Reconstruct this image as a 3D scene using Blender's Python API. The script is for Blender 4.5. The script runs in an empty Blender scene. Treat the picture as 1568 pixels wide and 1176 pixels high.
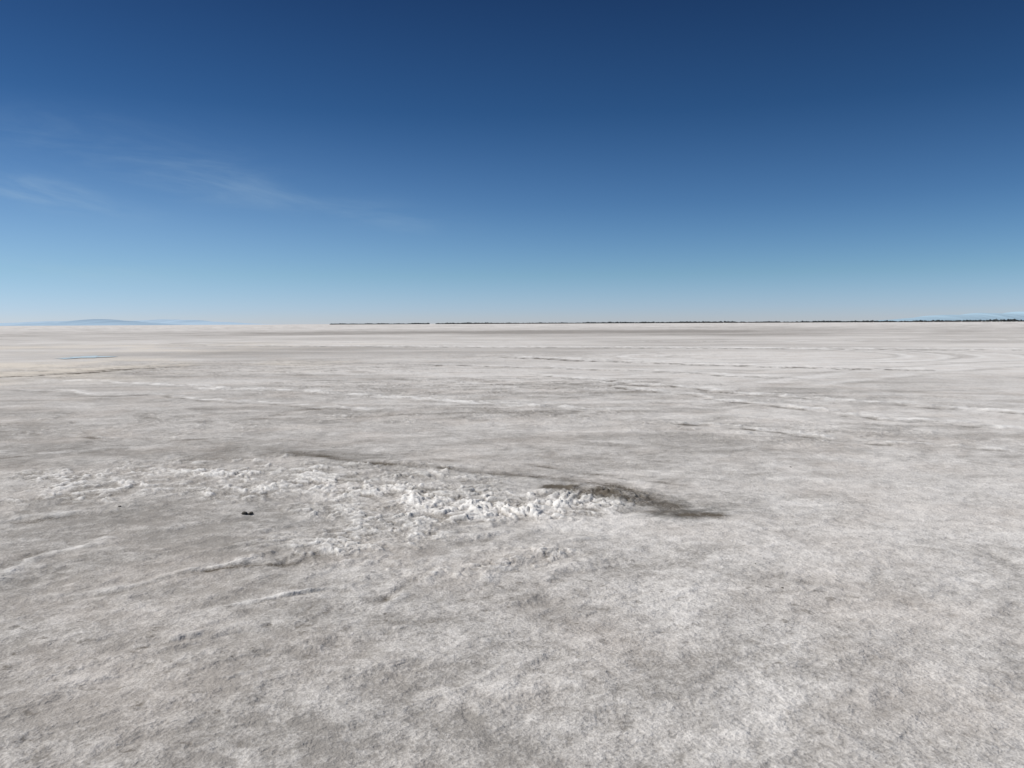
import bpy, bmesh, math, random
import numpy as np
from mathutils import Matrix, Vector

random.seed(7)
scene = bpy.context.scene
scene.view_settings.view_transform = 'Standard'
scene.view_settings.look = 'None'
scene.view_settings.exposure = 0
scene.view_settings.gamma = 1

# ------------------------------------------------------------------ noise
_rs = np.random.RandomState(5)
PN = 4096
PERM = _rs.permutation(PN).astype(np.int32)
_ga = _rs.rand(PN) * 2 * math.pi
GX, GY = np.cos(_ga).astype(np.float32), np.sin(_ga).astype(np.float32)

def _hash(ix, iy, seed):
    return PERM[(PERM[(ix + seed * 131) & (PN - 1)] + iy + seed * 57) & (PN - 1)]

def perlin(x, y, seed=0):
    xf = np.floor(x); yf = np.floor(y)
    ix = xf.astype(np.int64); iy = yf.astype(np.int64)
    fx = x - xf; fy = y - yf
    u = fx * fx * fx * (fx * (fx * 6 - 15) + 10)
    v = fy * fy * fy * (fy * (fy * 6 - 15) + 10)
    def g_(ax, ay, px, py):
        h = _hash(ax, ay, seed)
        return GX[h] * px + GY[h] * py
    a = g_(ix, iy, fx, fy); b = g_(ix + 1, iy, fx - 1, fy)
    c = g_(ix, iy + 1, fx, fy - 1); d = g_(ix + 1, iy + 1, fx - 1, fy - 1)
    return 1.5 * ((a * (1 - u) + b * u) * (1 - v) + (c * (1 - u) + d * u) * v)

def fbm(x, y, wl, octs, seed=0, gain=0.5, spacing=None):
    t = np.zeros_like(x); amp = 1.0
    for i in range(octs):
        an_ = 0.7 * i + 0.37 * seed
        c, s = math.cos(an_), math.sin(an_)
        n = perlin((x * c - y * s) / wl + 3.7 * i, (x * s + y * c) / wl - 1.9 * i, seed + i * 17)
        if spacing is not None:
            n = n * np.clip(wl / (2.0 * spacing) - 0.5, 0, 1)
        t += amp * n
        amp *= gain; wl *= 0.5
    return t

def _rand(ix, iy, seed):
    return _hash(ix, iy, seed) / float(PN)

def plates(x, y, size, seed):
    x = x / size; y = y / size
    ix = np.floor(x).astype(np.int64); iy = np.floor(y).astype(np.int64)
    f1 = np.full_like(x, 9.0); f2 = np.full_like(x, 9.0); h = np.zeros_like(x); rr = np.zeros_like(x)
    for dx in (-1, 0, 1):
        for dy in (-1, 0, 1):
            cx = ix + dx; cy = iy + dy
            px = cx + _rand(cx, cy, seed); py = cy + _rand(cx, cy, seed + 1)
            d = np.hypot(x - px, y - py)
            th = _rand(cx, cy, seed + 2) * 2 * math.pi
            r3 = _rand(cx, cy, seed + 3)
            hh = r3 ** 2.0 + 1.0 * ((x - px) * np.cos(th) + (y - py) * np.sin(th))
            near = d < f1
            f2 = np.where(near, f1, np.minimum(f2, d))
            h = np.where(near, hh, h); rr = np.where(near, r3, rr)
            f1 = np.where(near, d, f1)
    return h, f2 - f1, rr

def smooth(a, b, x):
    t = np.clip((x - a) / (b - a), 0, 1)
    return t * t * (3 - 2 * t)

def poly_dist(x, y, pts):
    best = np.full_like(x, 1e9); side = np.zeros_like(x); par = np.zeros_like(x)
    n = len(pts) - 1
    for i in range(n):
        ax, ay = pts[i]; bx, by = pts[i + 1]
        vx, vy = bx - ax, by - ay
        L2 = vx * vx + vy * vy
        t = np.clip(((x - ax) * vx + (y - ay) * vy) / L2, 0, 1)
        d = np.hypot(x - ax - t * vx, y - ay - t * vy)
        s = np.sign(vx * (y - ay) - vy * (x - ax))
        m = d < best
        best = np.where(m, d, best); side = np.where(m, s, side); par = np.where(m, (i + t) / n, par)
    return best, side, par

def ell(x, y, cx, cy, rx, ry, rot=0.0, soft=0.6):
    c, s = math.cos(rot), math.sin(rot)
    u = ((x - cx) * c + (y - cy) * s) / rx; v = (-(x - cx) * s + (y - cy) * c) / ry
    return 1 - smooth(1 - soft, 1 + soft, np.hypot(u, v))

# ------------------------------------------------------------------ ground sheet (polar grid, dense in front)
step = 0.55
inv = np.arange(520, 1.0, -step)
radii = list(1312.0 / inv)
r = radii[-1]
while r < 60000:
    r *= 1.12
    radii.append(r)
inner = [0.0001, 0.5, 1.0, 1.5, 2.0, 2.3]
radii = np.array(inner + [q for q in radii if q > 2.45])
fine = np.radians(np.arange(-42, 42.001, 0.085))
coarse = np.radians(np.arange(43, 317.5, 1.2))
ang = np.concatenate([fine, coarse])
NR, NA = len(radii), len(ang)
R, A = np.meshgrid(radii, ang, indexing='ij')
X = (R * np.sin(A)).ravel(); Y = (R * np.cos(A)).ravel(); RR = R.ravel()
sp = np.maximum(np.gradient(radii), 0.002)
sp = np.maximum(sp, radii * 0.0015)
SP = np.repeat(sp, NA)

wx = X + 0.13 * fbm(X, Y, 0.9, 4, 101) ; wy = Y + 0.13 * fbm(X, Y, 0.9, 4, 131)
wx2 = X + 0.45 * fbm(X, Y, 2.2, 5, 201); wy2 = Y + 0.45 * fbm(X, Y, 2.2, 5, 231)
wx3 = X + 3.0 * fbm(X, Y, 14, 4, 301); wy3 = Y + 3.0 * fbm(X, Y, 14, 4, 331)
wx1 = X + 0.5 * (wx2 - X); wy1 = Y + 0.5 * (wy2 - Y)

region = np.zeros_like(X)
for (cx, cy, rx, ry, rot, wgt) in [
    (-0.45, 7.15, 1.30, 0.75, -0.25, 1.05), (-1.3, 7.9, 1.4, 0.95, -0.5, 0.85), (0.5, 7.3, 0.75, 0.55, -0.2, 0.9),
    (-3.2, 8.4, 2.6, 1.4, 0.05, 0.60), (-4.9, 7.6, 1.7, 1.1, 0.1, 0.48), (-0.9, 6.2, 1.1, 0.7, 0.5, 0.55),
    (-1.4, 21, 7.5, 4.2, 0, 0.55), (-0.8, 14.6, 4.2, 1.8, 0, 0.48), (-0.2, 5.35, 0.7, 0.3, 0.2, 0.40),
    (-7, 13.5, 4.5, 2.8, 0, 0.42), (4.0, 12.3, 3.5, 2.0, -0.3, 0.35), (5.5, 17.5, 4.5, 3.0, -0.3, 0.4), (-1.4, 5.6, 0.7, 0.22, 0.2, 0.42),
    (-10, 30, 12, 8, 0, 0.45), (3, 40, 14, 8, 0, 0.35)]:
    region = np.maximum(region, wgt * ell(wx1, wy1, cx, cy, rx, ry, rot, 0.75))
patch = np.clip(0.55 + 0.8 * fbm(X, Y, 0.7, 5, 58, 0.62), 0, 1.3)
rough = np.clip(region * (0.35 + 0.75 * patch), 0, 1.1)
smoothz = np.maximum(ell(wx2, wy2, -0.2, 10.8, 3.2, 1.1, -0.1), ell(wx2, wy2, -2.2, 6.0, 0.8, 0.5, 0.2))
smoothz = np.maximum(smoothz, 0.8 * ell(wx2, wy2, 5.5, 20, 4, 3.5, 0))

H = np.zeros_like(X)
near = np.clip(60.0 / np.maximum(RR, 1) - 0.2, 0, 1)
H += 0.010 * fbm(X, Y, 1.6, 3, 1, spacing=SP) * near
m1 = fbm(X, Y, 0.32, 5, 21, 0.64, SP)
H += 0.0050 * m1 * near * (1 - 0.5 * smoothz)
gr1 = fbm(X, Y, 0.060, 2, 31, 0.6, SP)
H += 0.0016 * np.abs(gr1) * np.clip(0.6 + 0.8 * fbm(X, Y, 0.9, 2, 35), 0.15, 1.4)
ca, sa = math.cos(0.62), math.sin(0.62)
ru = X * ca + Y * sa; rv = -X * sa + Y * ca
cu = 0.5 * fbm(X, Y, 2.0, 2, 41)
rip = 1 - 2 * np.abs(perlin((ru + cu) * 0.9, (rv + cu + 0.08 * m1) * 3.2, 61)) + 0.6 * perlin((ru + cu) * 2.3, (rv + 0.06 * m1) * 8.0, 63)
rip = rip * np.clip(0.35 / (2 * SP) - 0.5, 0, 1)
ripm = ell(wx2, wy2, -1.4, 4.8, 3.4, 2.4, 0.3, 0.8) * np.clip(0.6 + 0.8 * fbm(X, Y, 1.1, 3, 66), 0, 1)
H += 0.010 * (rip - 0.4) * (0.28 + 0.72 * ripm) * near

sel = rough > 0.02
hx = wx[sel] + 0.012 * fbm(X[sel], Y[sel], 0.06, 2, 77); hy = wy[sel] + 0.012 * fbm(X[sel], Y[sel], 0.06, 2, 78)
rs_ = rough[sel]
p1, e1, r1 = plates(hx, hy, 0.105, 5)
p2, e2, r2 = plates(hx + 3.3, hy + 1.7, 0.045, 9)
keep1 = smooth(0.86 - 0.72 * rs_, 0.99 - 0.66 * rs_, r1)
keep2 = smooth(0.88 - 0.75 * rs_, 1.0 - 0.72 * rs_, r2)
lump = 0.5 + 0.5 * fbm(hx, hy, 0.30, 5, 71, 0.68)
ph = (0.023 * np.clip(p1, -0.3, 1.0) * smooth(0.0, 0.16, e1) * keep1 + 0.014 * np.clip(p2, -0.3, 1.1) * smooth(0, 0.25, e2) * keep2 + 0.030 * lump) * np.clip(0.2 + 0.85 * rs_, 0, 1.1)
ph *= np.clip(0.10 / (2 * SP[sel]), 0.5, 1)
PH = np.zeros_like(X); PH[sel] = ph * smooth(0.02, 0.35, rs_)
H += PH
salt = 0.9 * smooth(0.006, 0.032, PH)
mud_shade = np.zeros_like(X)
mud_shade[sel] = 0.60 * smooth(0.15, 0.7, rs_) * (1 - smooth(0.005, 0.017, ph)) + 0.30 * smooth(0.1, 0.6, rs_) * (1 - smooth(0.0, 0.10, e1)) * keep1  # silt plus painted shade in crust hollows, beside lumps and along flake gaps

j = 0.55 + 0.9 * fbm(X, Y, 0.5, 4, 401, 0.6)
def crack(pts, lip, lw, dk, dw, sgn, salt_amt=0.4, wxy=(wx, wy), fade=0.15, cont=0.0):
    """cont: how unbroken the dark silt line is (0 broken, 1 continuous)"""
    global H, salt, mud_shade
    d, s, t = poly_dist(wxy[0], wxy[1], pts)
    e = smooth(0, fade, t) * (1 - smooth(1 - fade, 1, t))
    jj = np.clip(j, 0.1, 1.3)
    sd = d * s * sgn
    lipm = np.exp(-((sd - lw * 0.9) / lw) ** 2) * e * jj
    H = H + lip * lipm * (0.7 + 0.6 * m1)
    dm = np.exp(-((sd + dw * 0.4) / dw) ** 2) * e * np.clip(1.6 * j - 0.35, 0.05 + 0.55 * cont, 1.3)
    salt = (salt + salt_amt * lipm) * (1 - np.clip(dm, 0, 1) * cont)
    mud_shade = mud_shade + dk * dm
    H = H - 0.35 * lip * dm

arc = [(-2.9, 10.2), (-2.57, 9.95), (-1.9, 9.45), (-1.27, 9.15), (-0.3, 8.65), (0.44, 8.35), (0.98, 7.9), (1.28, 7.3), (1.45, 6.85)]
HW = (0.5 * (X + wx), 0.5 * (Y + wy))
crack(arc, 0.016, 0.12, 1.1, 0.12, -1, 0.35, HW, 0.06, 1.0)
crack([(0.1, 9.2), (0.5, 8.8), (1.0, 8.45), (1.7, 7.8)], 0.010, 0.08, 0.7, 0.07, -1, 0.3)
crack([(0.3, 8.15), (0.75, 7.8), (1.15, 7.3), (1.5, 6.85)], 0.010, 0.08, 1.5, 0.15, 1, 0.3, HW, 0.1, 0.8)
crack([(0.8, 6.9), (1.25, 6.85), (1.9, 6.6)], 0.004, 0.06, 1.2, 0.09, 1, 0.2, HW, 0.15, 0.6)
crack([(-1.2, 9.6), (-0.6, 9.5), (0.1, 9.4)], 0.008, 0.08, 0.5, 0.07, 1, 0.2)
crack([(-3.0, 4.55), (-2.45, 4.8), (-2.08, 5.07), (-1.93, 5.25), (-1.56, 5.42), (-1.15, 5.55), (-0.7, 5.75)], 0.016, 0.06, 0.4, 0.04, 1, 0.5)
crack([(-2.3, 5.0), (-1.93, 5.22), (-1.4, 5.36)], 0.003, 0.05, 0.7, 0.035, 1, 0.1)
crack([(-0.80, 4.45), (-0.70, 4.8), (-0.60, 5.0), (-0.50, 5.3)], 0.045, 0.045, 0.8, 0.045, -1, 0.9, (X + 0.25 * (wx - X), Y + 0.25 * (wy - Y)), 0.2, 0.7)
crack([(-0.62, 5.1), (-0.3, 5.25), (0.1, 5.2)], 0.026, 0.045, 0.4, 0.035, 1, 0.8, HW, 0.15, 0.4)
crack([(-3.7, 4.7), (-3.4, 5.25), (-3.3, 5.7), (-3.0, 6.3)], 0.024, 0.09, 0.5, 0.06, -1, 0.7)
crack([(-1.7, 4.4), (-1.3, 4.75), (-0.9, 5.0)], 0.018, 0.05, 0.3, 0.03, 1, 0.5)
crack([(-1.9, 3.9), (-1.5, 4.15), (-1.2, 4.4)], 0.010, 0.05, 0.2, 0.03, 1, 0.3)
crack([(0.1, 5.4), (0.6, 5.95), (1.1, 6.2)], 0.010, 0.06, 0.35, 0.05, 1, 0.3)
crack([(-5.2, 6.3), (-4.2, 6.6), (-3.2, 7.2)], 0.015, 0.1, 0.6, 0.08, 1, 0.5)
W2 = (wx2, wy2)
crack([(2.0, 13.2), (3.5, 12.0), (4.8, 10.9), (6.2, 9.9), (8.5, 8.6)], 0.025, 0.17, 0.85, 0.09, 1, 1.0, W2)
crack([(1.0, 25), (2.6, 21), (4.5, 16.2), (7.2, 11.9), (9.5, 10)], 0.025, 0.22, 0.7, 0.10, 1, 1.1, W2)
crack([(0, 26.8), (2.5, 22.5), (5.7, 17.2), (8.9, 14.2), (13, 12)], 0.03, 0.32, 0.7, 0.14, 1, 1.1, W2)
crack([(-1.4, 40), (3, 35), (9.2, 29), (15, 26)], 0.04, 0.9, 1.1, 0.4, 1, 0.9, W2)
crack([(-15, 24.5), (-11.7, 23), (-7.5, 20.5), (-4.3, 18.8), (0.2, 15.6), (3, 14.4)], 0.03, 0.35, 0.4, 0.14, 1, 1.4, W2)
crack([(-14, 21), (-9.5, 19), (-5, 16.5), (-2, 15)], 0.02, 0.25, 0.6, 0.15, 1, 0.9, W2)
crack([(-6, 33), (0, 30), (4, 27.5), (9, 22)], 0.03, 0.6, 0.8, 0.3, 1, 0.9, W2)
crack([(-30, 66), (-10, 58), (8, 52), (24, 46), (44, 42)], 0.03, 1.8, 0.7, 0.8, 1, 1.0, W2)
crack([(-12, 33), (-14.5, 27), (-18, 22.5), (-24, 20)], 0.04, 0.35, 1.1, 0.5, 1, 0.5, W2)
crack([(-9, 12.4), (-6, 11.5), (-3.5, 11.2)], 0.015, 0.12, 0.7, 0.12, 1, 0.5, W2)
crack([(-8, 10.2), (-6.2, 10.0), (-4.5, 10.4)], 0.012, 0.1, 0.6, 0.10, 1, 0.5, W2)
def track(pts, amt):
    global salt, mud_shade
    d, s_, t = poly_dist(X + 0.3 * (wx2 - X), Y + 0.3 * (wy2 - Y), pts)
    e = smooth(0, 0.1, t) * (1 - smooth(0.9, 1, t)) * np.clip(0.4 + j, 0, 1)
    salt = salt + amt * np.exp(-((d - 0.8) / 0.28) ** 2) * e
    mud_shade = mud_shade + 0.4 * amt * np.exp(-((d - 1.3) / 0.25) ** 2) * e
def arcpts(cx, cy, rx, ry, a0, a1, n=22):
    return [(cx + rx * math.cos(math.radians(a0 + (a1 - a0) * k / n)), cy + ry * math.sin(math.radians(a0 + (a1 - a0) * k / n))) for k in range(n + 1)]
track(arcpts(13, 42, 7, 9, -110, 120), 0.8)
track(arcpts(17, 41, 6, 8, -120, 100), 0.7)
track(arcpts(24, 38, 18, 9, 150, 300), 0.6)
track([(6, 20), (12, 26), (22, 33), (40, 45)], 0.5)
track([(-3, 17), (3, 17.5), (9, 17), (16, 14)], 0.45)
track([(-40, 70), (-10, 74), (20, 68), (60, 72)], 0.7)

st = ell(wx, wy, 1.2, 7.2, 0.55, 0.36, -0.7, 0.8) * np.clip(0.8 + 0.9 * fbm(X, Y, 0.22, 4, 501, 0.6), 0, 1.2)
stain = 0.95 * st + 0.7 * ell(wx, wy, 1.45, 6.75, 0.38, 0.16, 0.1, 0.8)
stain += 0.45 * ell(wx2, wy2, 0.0, 8.1, 2.4, 0.9, -0.25, 0.6) * np.clip(0.4 + 1.2 * fbm(X, Y, 0.5, 4, 521, 0.6), 0, 1)
band = np.maximum(ell(wx2, wy2, -5.0, 9.9, 4.5, 0.8, 0.0), np.maximum(ell(wx2, wy2, -3.0, 6.9, 1.6, 0.35, 0.1), ell(wx2, wy2, -1.5, 6.7, 1.2, 0.3, -0.3)))
stain += 0.35 * band * np.clip(0.5 + 1.2 * fbm(X, Y, 0.6, 4, 541, 0.62), 0, 1)
stain += 0.22 * ell(wx2, wy2, -3.2, 4.9, 1.6, 0.6, 0.6) * np.clip(0.5 + 1.2 * fbm(X, Y, 0.4, 4, 551, 0.62), 0, 1)

tone = 0.11 * fbm(X, Y, 3.5, 3, 601, 0.6) + 0.24 * fbm(wx3, wy3, 24, 5, 641, 0.62, SP) + 0.22 * fbm(wx3, wy3, 160, 4, 671, 0.6, SP)
tone += 0.25 * fbm(X + cu, Y, 0.55, 5, 611, 0.72, SP) + 0.18 * rip * (0.35 + 0.65 * ripm)
tone += 0.15 * gr1
an = fbm(X * 0.3, Y, 5, 1, 691) + 0.65 * perlin(X * 0.12, Y * 0.42, 5) + 0.6 * perlin(X * 0.25, Y * 0.9, 6) * np.clip(1.1 / (2 * SP) - .5, 0, 1) + 0.5 * perlin(X * 0.6, Y * 2.1, 8) * np.clip(0.5 / (2 * SP) - .5, 0, 1)
tone += 0.24 * an * smooth(7, 18, RR)
streak = fbm(wx2 * 0.5, wy2 * 1.4, 1.8, 5, 901, 0.65, SP)
mud_shade += 0.30 * smooth(0.15, 0.7, streak) * smooth(6.5, 10, Y) * np.clip(1.4 - RR / 60, 0, 1)
fl = fbm(X, Y, 0.11, 3, 921, 0.7, SP)
mud_shade += 0.6 * smooth(0.62, 0.95, fl) * np.clip(0.5 + 0.9 * fbm(X, Y, 1.7, 2, 931), 0, 1)
tone += 0.20 * smooth(-3.0, 6.0, X + 0.15 * (Y - 5)) * np.clip(1.2 - RR / 80, 0, 1) - 0.01
tone -= 0.22 * ell(X, Y, -2.6, 3.6, 2.8, 2.2, 0.3, 0.9)
tone -= 0.18 * ell(wx2, wy2, -0.2, 10.8, 3.8, 1.5, -0.1)
tone -= 0.18 * ell(wx2, wy2, -7, 10.5, 3.5, 1.7, 0)
tone -= 0.12 * ell(wx2, wy2, -4.0, 6.3, 2.2, 1.0, 0)
tone += 0.20 * ell(wx2, wy2, 0.6, 6.3, 0.6, 0.4, 0.2)
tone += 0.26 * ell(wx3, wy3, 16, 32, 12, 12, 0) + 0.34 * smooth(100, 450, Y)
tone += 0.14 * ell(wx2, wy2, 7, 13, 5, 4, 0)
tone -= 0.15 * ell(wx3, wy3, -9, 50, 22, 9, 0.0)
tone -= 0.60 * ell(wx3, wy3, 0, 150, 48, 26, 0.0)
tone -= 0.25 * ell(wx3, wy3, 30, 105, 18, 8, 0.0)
cream = 0.7 * ell(wx3, wy3, -18, 30, 6.5, 9, 0, 0.4) + 0.5 * ell(wx3, wy3, -26, 60, 14, 14, 0) + 0.35 * ell(wx3, wy3, -7, 34, 3, 4, 0)
cream = np.clip(cream * (0.65 + 1.3 * fbm(wx3, wy3, 6, 5, 701, 0.65)), 0, 1)

Z = H * (RR < 200)
Z[:NA * 3] = 0
co = np.stack([X, Y, Z], 1)
i0 = (np.arange(NR - 1)[:, None] * NA + np.arange(NA)[None, :])
i1 = (np.arange(NR - 1)[:, None] * NA + ((np.arange(NA) + 1) % NA)[None, :])
quads = np.stack([i0, i0 + NA, i1 + NA, i1], -1).reshape(-1, 4)[:, ::-1]
me = bpy.data.meshes.new("salt_flat_ground")
nq = len(quads)
me.vertices.add(len(co)); me.vertices.foreach_set("co", co.astype(np.float32).ravel())
me.loops.add(nq * 4); me.loops.foreach_set("vertex_index", quads.astype(np.int32).ravel())
me.polygons.add(nq)
me.polygons.foreach_set("loop_start", (np.arange(nq) * 4).astype(np.int32))
me.polygons.foreach_set("use_smooth", np.ones(nq, dtype=bool))
me.update(calc_edges=True)
for nm, arr in (("salt", salt), ("mud_shade", mud_shade), ("tone", tone), ("cream", cream), ("stain", stain)):
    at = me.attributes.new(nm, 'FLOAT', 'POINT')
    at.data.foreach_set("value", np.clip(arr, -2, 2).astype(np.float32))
ground = bpy.data.objects.new("salt_flat_ground", me)
scene.collection.objects.link(ground)

# ------------------------------------------------------------------ node helpers
class NT:
    def __init__(s, tree):
        s.t = tree; s.n = tree.nodes; s.l = tree.links
    def link(s, a, b): s.l.new(a, b)
    def val(s, sock, v):
        if isinstance(v, bpy.types.NodeSocket): s.l.new(v, sock)
        else: sock.default_value = v
    def math(s, op, a, b=0.0, c=0.0, clamp=False):
        n = s.n.new('ShaderNodeMath'); n.operation = op; n.use_clamp = clamp
        s.val(n.inputs[0], a); s.val(n.inputs[1], b); s.val(n.inputs[2], c)
        return n.outputs[0]
    def mix(s, f, a, b, blend='MIX'):
        n = s.n.new('ShaderNodeMix'); n.data_type = 'RGBA'; n.blend_type = blend
        s.val(n.inputs[0], f); s.val(n.inputs[6], a); s.val(n.inputs[7], b)
        return n.outputs[2]
    def noise(s, vec, scale, detail=4, rough=0.5, dist=0.0):
        n = s.n.new('ShaderNodeTexNoise'); s.val(n.inputs['Vector'], vec)
        n.inputs['Scale'].default_value = scale; n.inputs['Detail'].default_value = detail
        n.inputs['Roughness'].default_value = rough; n.inputs['Distortion'].default_value = dist
        return n.outputs['Fac']
    def ramp(s, f, lo, hi, a=0.0, b=1.0):
        n = s.n.new('ShaderNodeMapRange'); n.interpolation_type = 'SMOOTHSTEP'
        s.val(n.inputs[0], f)
        for i, v in enumerate((lo, hi, a, b)): n.inputs[i + 1].default_value = v
        return n.outputs[0]
    def attr(s, name):
        n = s.n.new('ShaderNodeAttribute'); n.attribute_name = name
        return n.outputs['Fac']

def new_mat(name):
    m = bpy.data.materials.new(name); m.use_nodes = True
    nt = NT(m.node_tree)
    return m, nt, m.node_tree.nodes['Principled BSDF']

m, g, bsdf = new_mat("salt_crust")
tc = g.n.new('ShaderNodeTexCoord').outputs['Object']
n_mid = g.noise(tc, 9.0, 4, 0.66, 0.0)
n_fine = g.noise(tc, 60.0, 2, 0.6)
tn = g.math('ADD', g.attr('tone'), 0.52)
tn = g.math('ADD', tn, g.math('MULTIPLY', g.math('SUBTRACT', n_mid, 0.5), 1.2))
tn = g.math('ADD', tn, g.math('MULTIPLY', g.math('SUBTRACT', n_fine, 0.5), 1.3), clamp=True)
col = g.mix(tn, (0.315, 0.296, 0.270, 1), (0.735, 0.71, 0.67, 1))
n_hue = g.noise(tc, 0.7, 2, 0.6)
col = g.mix(g.ramp(n_hue, 0.42, 0.7, 0, 0.3), col, (0.57, 0.51, 0.45, 1))
saltf = g.math('MULTIPLY', g.attr('salt'), g.ramp(n_mid, 0.3, 0.6, 0.5, 1.1), clamp=True)
col = g.mix(saltf, col, (0.82, 0.805, 0.77, 1))
col = g.mix(g.math('MULTIPLY', g.attr('cream'), 0.7, clamp=True), col, (0.77, 0.70, 0.59, 1))
stf = g.math('MULTIPLY', g.attr('stain'), g.ramp(n_mid, 0.35, 0.65, 1.0, 0.5), clamp=True)
col = g.mix(stf, col, (0.17, 0.163, 0.147, 1))
mud_shadef = g.math('MULTIPLY', g.attr('mud_shade'), g.ramp(n_fine, 0.3, 0.65, 1.1, 0.6), clamp=True)
col = g.mix(mud_shadef, col, (0.12, 0.103, 0.081, 1))
g.link(col, bsdf.inputs['Base Color'])
bsdf.inputs['Roughness'].default_value = 0.9
bsdf.inputs['Specular IOR Level'].default_value = 0.15
hgt = g.math('ADD', g.math('MULTIPLY', n_mid, 1.3), g.math('MULTIPLY', n_fine, 0.40))
bp = g.n.new('ShaderNodeBump'); g.link(hgt, bp.inputs['Height'])
bp.inputs['Strength'].default_value = 0.85; bp.inputs['Distance'].default_value = 0.017
g.link(bp.outputs[0], bsdf.inputs['Normal'])
me.materials.append(m)

def make_obj(name, verts, faces, mat, smooth_=False):
    mm = bpy.data.meshes.new(name); mm.from_pydata(verts, [], faces); mm.update()
    for p in mm.polygons: p.use_smooth = smooth_
    mm.materials.append(mat)
    o = bpy.data.objects.new(name, mm); scene.collection.objects.link(o)
    return o

def height_at(x, y):
    i = np.argmin((X - x) ** 2 + (Y - y) ** 2)
    return float(Z[i])

# ------------------------------------------------------------------ distant shrub row (one object)
ms, s_, b_ = new_mat("haze_tinted_shrub")
nn = s_.noise(s_.n.new('ShaderNodeTexCoord').outputs['Object'], 0.2, 3)
s_.link(s_.mix(nn, (0.035, 0.042, 0.042, 1), (0.07, 0.077, 0.077, 1)), b_.inputs['Base Color'])  # dark shrub tones with a little distance haze painted in
b_.inputs['Roughness'].default_value = 1; b_.inputs['Specular IOR Level'].default_value = 0
tmp = bmesh.new(); bmesh.ops.create_icosphere(tmp, subdivisions=1, radius=1)
tv = [v.co.copy() for v in tmp.verts]; tf = [[v.index for v in f.verts] for f in tmp.faces]; tmp.free()
sv, sf = [], []
P0 = Vector((-772, 3500)); P1 = Vector((1150, 1050))
N = 1700
for i in range(N):
    t = i / N
    p = P0.lerp(P1, t)
    a = p.x / p.y
    if abs(a - (-0.0965)) < 0.004: continue
    dens = math.sin(t * 61) + math.sin(t * 23 + 1) + math.sin(t * 171 + 2)
    hgt_ = (2.0 + 0.35 * dens + random.random() * 1.5) * (1.1 if t > 0.4 else 1.25)
    for k in range(2):
        cx = p.x + random.uniform(-2, 2); cy = p.y + random.uniform(-8, 8)
        wv = random.uniform(1.4, 3.2); b0 = len(sv)
        hk = hgt_ * random.uniform(0.5, 1.1)
        for v in tv:
            q = random.uniform(0.75, 1.25)
            sv.append((cx + v.x * wv * q, cy + v.y * wv * q, hk * 0.5 + v.z * hk * 0.55 * q))
        sf += [[b0 + j_ for j_ in f] for f in tf]
make_obj("distant_shrub_row", sv, sf, ms)

# ------------------------------------------------------------------ hazy mountains
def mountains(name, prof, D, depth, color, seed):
    mt, t_, bb = new_mat("haze_tinted_rock")
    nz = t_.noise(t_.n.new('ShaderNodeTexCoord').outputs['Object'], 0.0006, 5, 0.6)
    c2 = tuple(c * 0.92 for c in color)  # pale blue base colour has the aerial haze painted in
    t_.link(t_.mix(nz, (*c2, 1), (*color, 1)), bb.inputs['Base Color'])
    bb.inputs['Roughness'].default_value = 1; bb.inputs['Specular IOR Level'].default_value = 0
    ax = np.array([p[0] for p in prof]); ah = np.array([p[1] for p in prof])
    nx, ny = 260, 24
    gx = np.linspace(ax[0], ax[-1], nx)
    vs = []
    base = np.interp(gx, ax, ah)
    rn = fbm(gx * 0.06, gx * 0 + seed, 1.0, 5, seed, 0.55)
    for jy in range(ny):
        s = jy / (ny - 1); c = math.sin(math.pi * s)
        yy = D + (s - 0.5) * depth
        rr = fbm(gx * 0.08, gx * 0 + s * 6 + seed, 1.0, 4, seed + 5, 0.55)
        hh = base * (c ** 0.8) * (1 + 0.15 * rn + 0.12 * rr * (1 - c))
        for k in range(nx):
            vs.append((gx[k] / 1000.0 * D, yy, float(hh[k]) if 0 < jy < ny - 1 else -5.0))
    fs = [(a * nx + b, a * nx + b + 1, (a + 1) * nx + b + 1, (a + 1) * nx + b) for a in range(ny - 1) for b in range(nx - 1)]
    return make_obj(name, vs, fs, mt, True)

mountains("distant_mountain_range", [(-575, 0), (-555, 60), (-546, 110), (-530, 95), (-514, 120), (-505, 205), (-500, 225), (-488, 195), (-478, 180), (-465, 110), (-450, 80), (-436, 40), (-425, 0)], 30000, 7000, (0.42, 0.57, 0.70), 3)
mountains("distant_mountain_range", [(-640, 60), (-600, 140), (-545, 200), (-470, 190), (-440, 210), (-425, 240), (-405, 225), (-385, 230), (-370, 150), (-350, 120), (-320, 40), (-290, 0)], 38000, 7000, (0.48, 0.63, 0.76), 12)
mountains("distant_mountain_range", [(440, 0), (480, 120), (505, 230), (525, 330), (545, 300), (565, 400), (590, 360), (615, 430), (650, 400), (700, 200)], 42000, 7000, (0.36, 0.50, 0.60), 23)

# ------------------------------------------------------------------ puddle far left
mp, p_, pb = new_mat("brine_water")
pn = p_.noise(p_.n.new('ShaderNodeTexCoord').outputs['Object'], 3.0, 3)
p_.link(p_.mix(pn, (0.46, 0.60, 0.66, 1), (0.58, 0.67, 0.70, 1)), pb.inputs['Base Color'])  # pale blue sky reflection painted into the water colour
pb.inputs['Roughness'].default_value = 0.6
pb.inputs['Specular IOR Level'].default_value = 0.3
pv = []; K = 64
for i in range(K):
    a = 2 * math.pi * i / K
    q = 1 + 0.25 * math.sin(3 * a + 1) + 0.18 * math.sin(7 * a) + 0.12 * math.sin(13 * a + 2)
    pv.append((-21.3 + 0.95 * q * math.cos(a), 41 + 1.6 * q * math.sin(a), 0.022))
pv.append((-21.3, 41, 0.022))
make_obj("puddle", pv, [(i, (i + 1) % K, K) for i in range(K)], mp)

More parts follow.
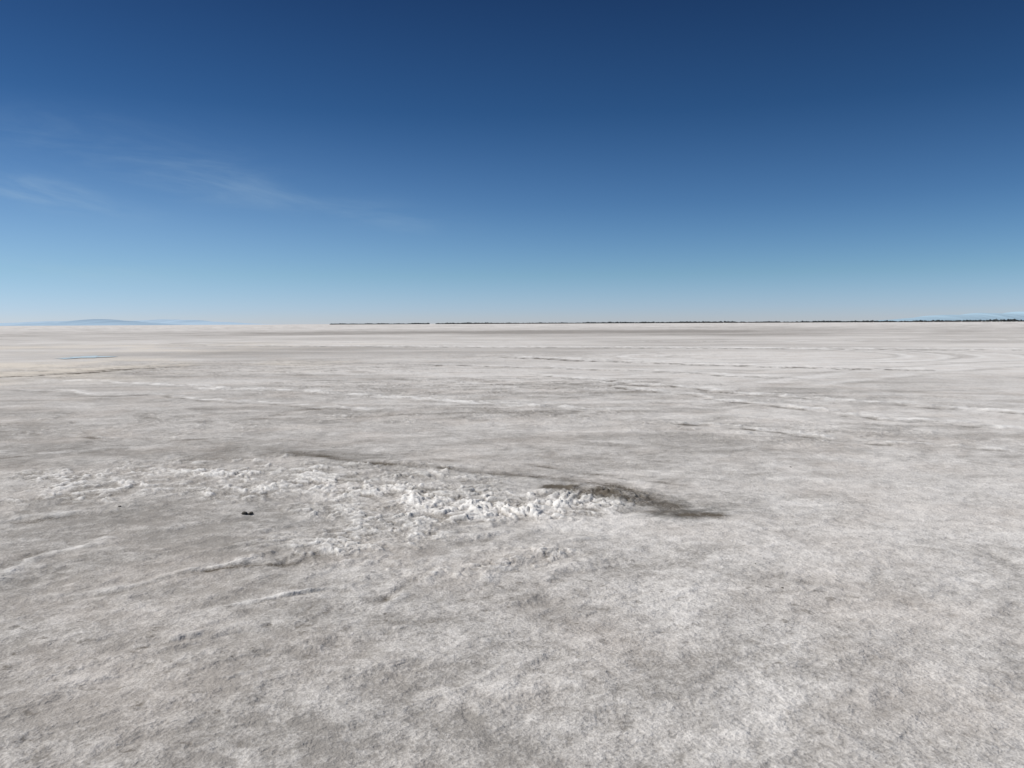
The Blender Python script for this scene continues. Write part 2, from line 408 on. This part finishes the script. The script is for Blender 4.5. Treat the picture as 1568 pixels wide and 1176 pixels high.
# ------------------------------------------------------------------ stones
mk, k_, kb = new_mat("dark_stone")
kn = k_.noise(k_.n.new('ShaderNodeTexCoord').outputs['Object'], 40.0, 4)
k_.link(k_.mix(kn, (0.03, 0.027, 0.022, 1), (0.13, 0.115, 0.09, 1)), kb.inputs['Base Color'])
kb.inputs['Roughness'].default_value = 0.9
def clod(x, y, size, parts=3):
    vs, fs = [], []
    bmx = bmesh.new(); bmesh.ops.create_icosphere(bmx, subdivisions=2, radius=1)
    bv = [v.co.copy() for v in bmx.verts]; bf = [[v.index for v in f.verts] for f in bmx.faces]; bmx.free()
    z0 = height_at(x, y)
    for k in range(parts):
        ox = random.uniform(-1, 1) * size * 1.1 * (k > 0); oy = random.uniform(-1, 1) * size * 0.8 * (k > 0)
        sc = size * (0.5 if k == 0 else random.uniform(0.2, 0.38)); b0 = len(vs); ph = random.uniform(0, 6)
        for v in bv:
            q = 1 + 0.22 * math.sin(3.1 * v.x + ph) * math.cos(2.7 * v.y + ph) + random.uniform(-0.09, 0.09)
            vs.append((x + ox + v.x * sc * q, y + oy + v.y * sc * q * 0.8, z0 + sc * 0.3 + v.z * sc * q * 0.62))
        fs += [[b0 + j_ for j_ in f] for f in bf]
    make_obj("stone", vs, fs, mk)
for (x, y, s, p) in [(-2.26, 6.8, 0.055, 5), (1.62, 4.82, 0.014, 2), (3.07, 8.95, 0.018, 2), (1.60, 5.3, 0.010, 1), (-3.45, 7.1, 0.02, 2)]:
    clod(x, y, s, p)

# ------------------------------------------------------------------ sky
SUN_EL, SUN_AZ = math.radians(43), math.radians(-78)
w = bpy.data.worlds.new("World"); scene.world = w; w.use_nodes = True
s = NT(w.node_tree); bg = s.n['Background']
sky = s.n.new('ShaderNodeTexSky'); sky.sky_type = 'NISHITA'; sky.sun_disc = False
sky.sun_elevation = SUN_EL; sky.sun_rotation = SUN_AZ
sky.altitude = 1300; sky.air_density = 1.0; sky.dust_density = 0.4; sky.ozone_density = 3.0
dirv = s.n.new('ShaderNodeTexCoord').outputs['Generated']
sep = s.n.new('ShaderNodeSeparateXYZ'); s.link(dirv, sep.inputs[0])
az = s.math('MULTIPLY', s.math('ARCTAN2', sep.outputs[0], sep.outputs[1]), 57.2958)
el = s.math('MULTIPLY', s.math('ARCSINE', sep.outputs[2]), 57.2958)
cr = s.n.new('ShaderNodeValToRGB'); s.link(s.math('DIVIDE', el, 24.0, clamp=True), cr.inputs[0])
stops = [(0.0, (.92, 1.02, 1.42)), (1 / 24, (.80, .97, 1.40)), (3.3 / 24, (.62, .86, 1.10)), (8 / 24, (.39, .62, .86)), (14 / 24, (.20, .40, .61)), (20.9 / 24, (.134, .27, .44))]
e_ = cr.color_ramp.elements
while len(e_) < len(stops): e_.new(0.5)
for k, (p, c) in enumerate(stops):
    e_[k].position = p; e_[k].color = (*[q / 1.45 for q in c], 1)
graded = s.mix(1.0, sky.outputs[0], cr.outputs[0], 'MULTIPLY')
cmb = s.n.new('ShaderNodeCombineXYZ')
s.link(s.math('MULTIPLY', az, 0.08), cmb.inputs[0])
s.link(s.math('MULTIPLY', s.math('ADD', el, s.math('MULTIPLY', az, 0.10)), 0.40), cmb.inputs[1])
cn = s.noise(cmb.outputs[0], 1.3, 6, 0.6, 0.5)
cn = s.ramp(cn, 0.36, 0.80, 0, 1)
def blob(ca_, ce, ra, re, amt, slope=0.0):
    u = s.math('DIVIDE', s.math('SUBTRACT', az, ca_), ra)
    e2 = s.math('ADD', el, s.math('MULTIPLY', s.math('SUBTRACT', az, ca_), -slope))
    v = s.math('DIVIDE', s.math('SUBTRACT', e2, ce), re)
    d = s.math('ADD', s.math('MULTIPLY', u, u), s.math('MULTIPLY', v, v))
    return s.math('MULTIPLY', s.math('EXPONENT', s.math('MULTIPLY', d, -1.0)), amt)
bl = blob(-20.5, 9.2, 4.5, 1.2, 0.7, -0.05)
for args in [(-30, 8.0, 4.5, 0.8, 1.3, -0.14), (-8, 7.0, 4, 0.8, 0.35, -0.1), (-30, 3.2, 9, 0.9, 0.5, 0), (-27, 11, 8, 1.6, 0.3, 0), (-14, 8.2, 6, 0.9, 0.3, -0.1)]:
    bl = s.math('ADD', bl, blob(*args))
haze = blob(-34, 3.5, 26, 5.5, 0.22)
cf = s.math('ADD', s.math('MULTIPLY', s.math('MULTIPLY', cn, bl), 0.42), haze, clamp=True)
skyc = s.mix(cf, graded, (3.4, 4.7, 5.9, 1))
s.link(skyc, bg.inputs['Color']); bg.inputs['Strength'].default_value = 0.116

sd = bpy.data.lights.new("sun", 'SUN'); sd.energy = 4.5; sd.angle = math.radians(0.53); sd.color = (1.0, 0.965, 0.92)
so = bpy.data.objects.new("sun", sd); scene.collection.objects.link(so)
dv = Vector((math.sin(SUN_AZ) * math.cos(SUN_EL), math.cos(SUN_AZ) * math.cos(SUN_EL), math.sin(SUN_EL)))
so.rotation_euler = dv.to_track_quat('Z', 'Y').to_euler()
so.location = (0, 0, 30)

cd = bpy.data.cameras.new("camera"); cd.sensor_width = 36; cd.lens = 28.8
cd.clip_start = 0.05; cd.clip_end = 120000
cam = bpy.data.objects.new("camera", cd); scene.collection.objects.link(cam)
cam.matrix_world = Matrix.Translation((0, 0, 1.6)) @ Matrix.Rotation(math.radians(90 - 4.24), 4, 'X') @ Matrix.Rotation(math.radians(-0.29), 4, 'Z')
scene.camera = cam
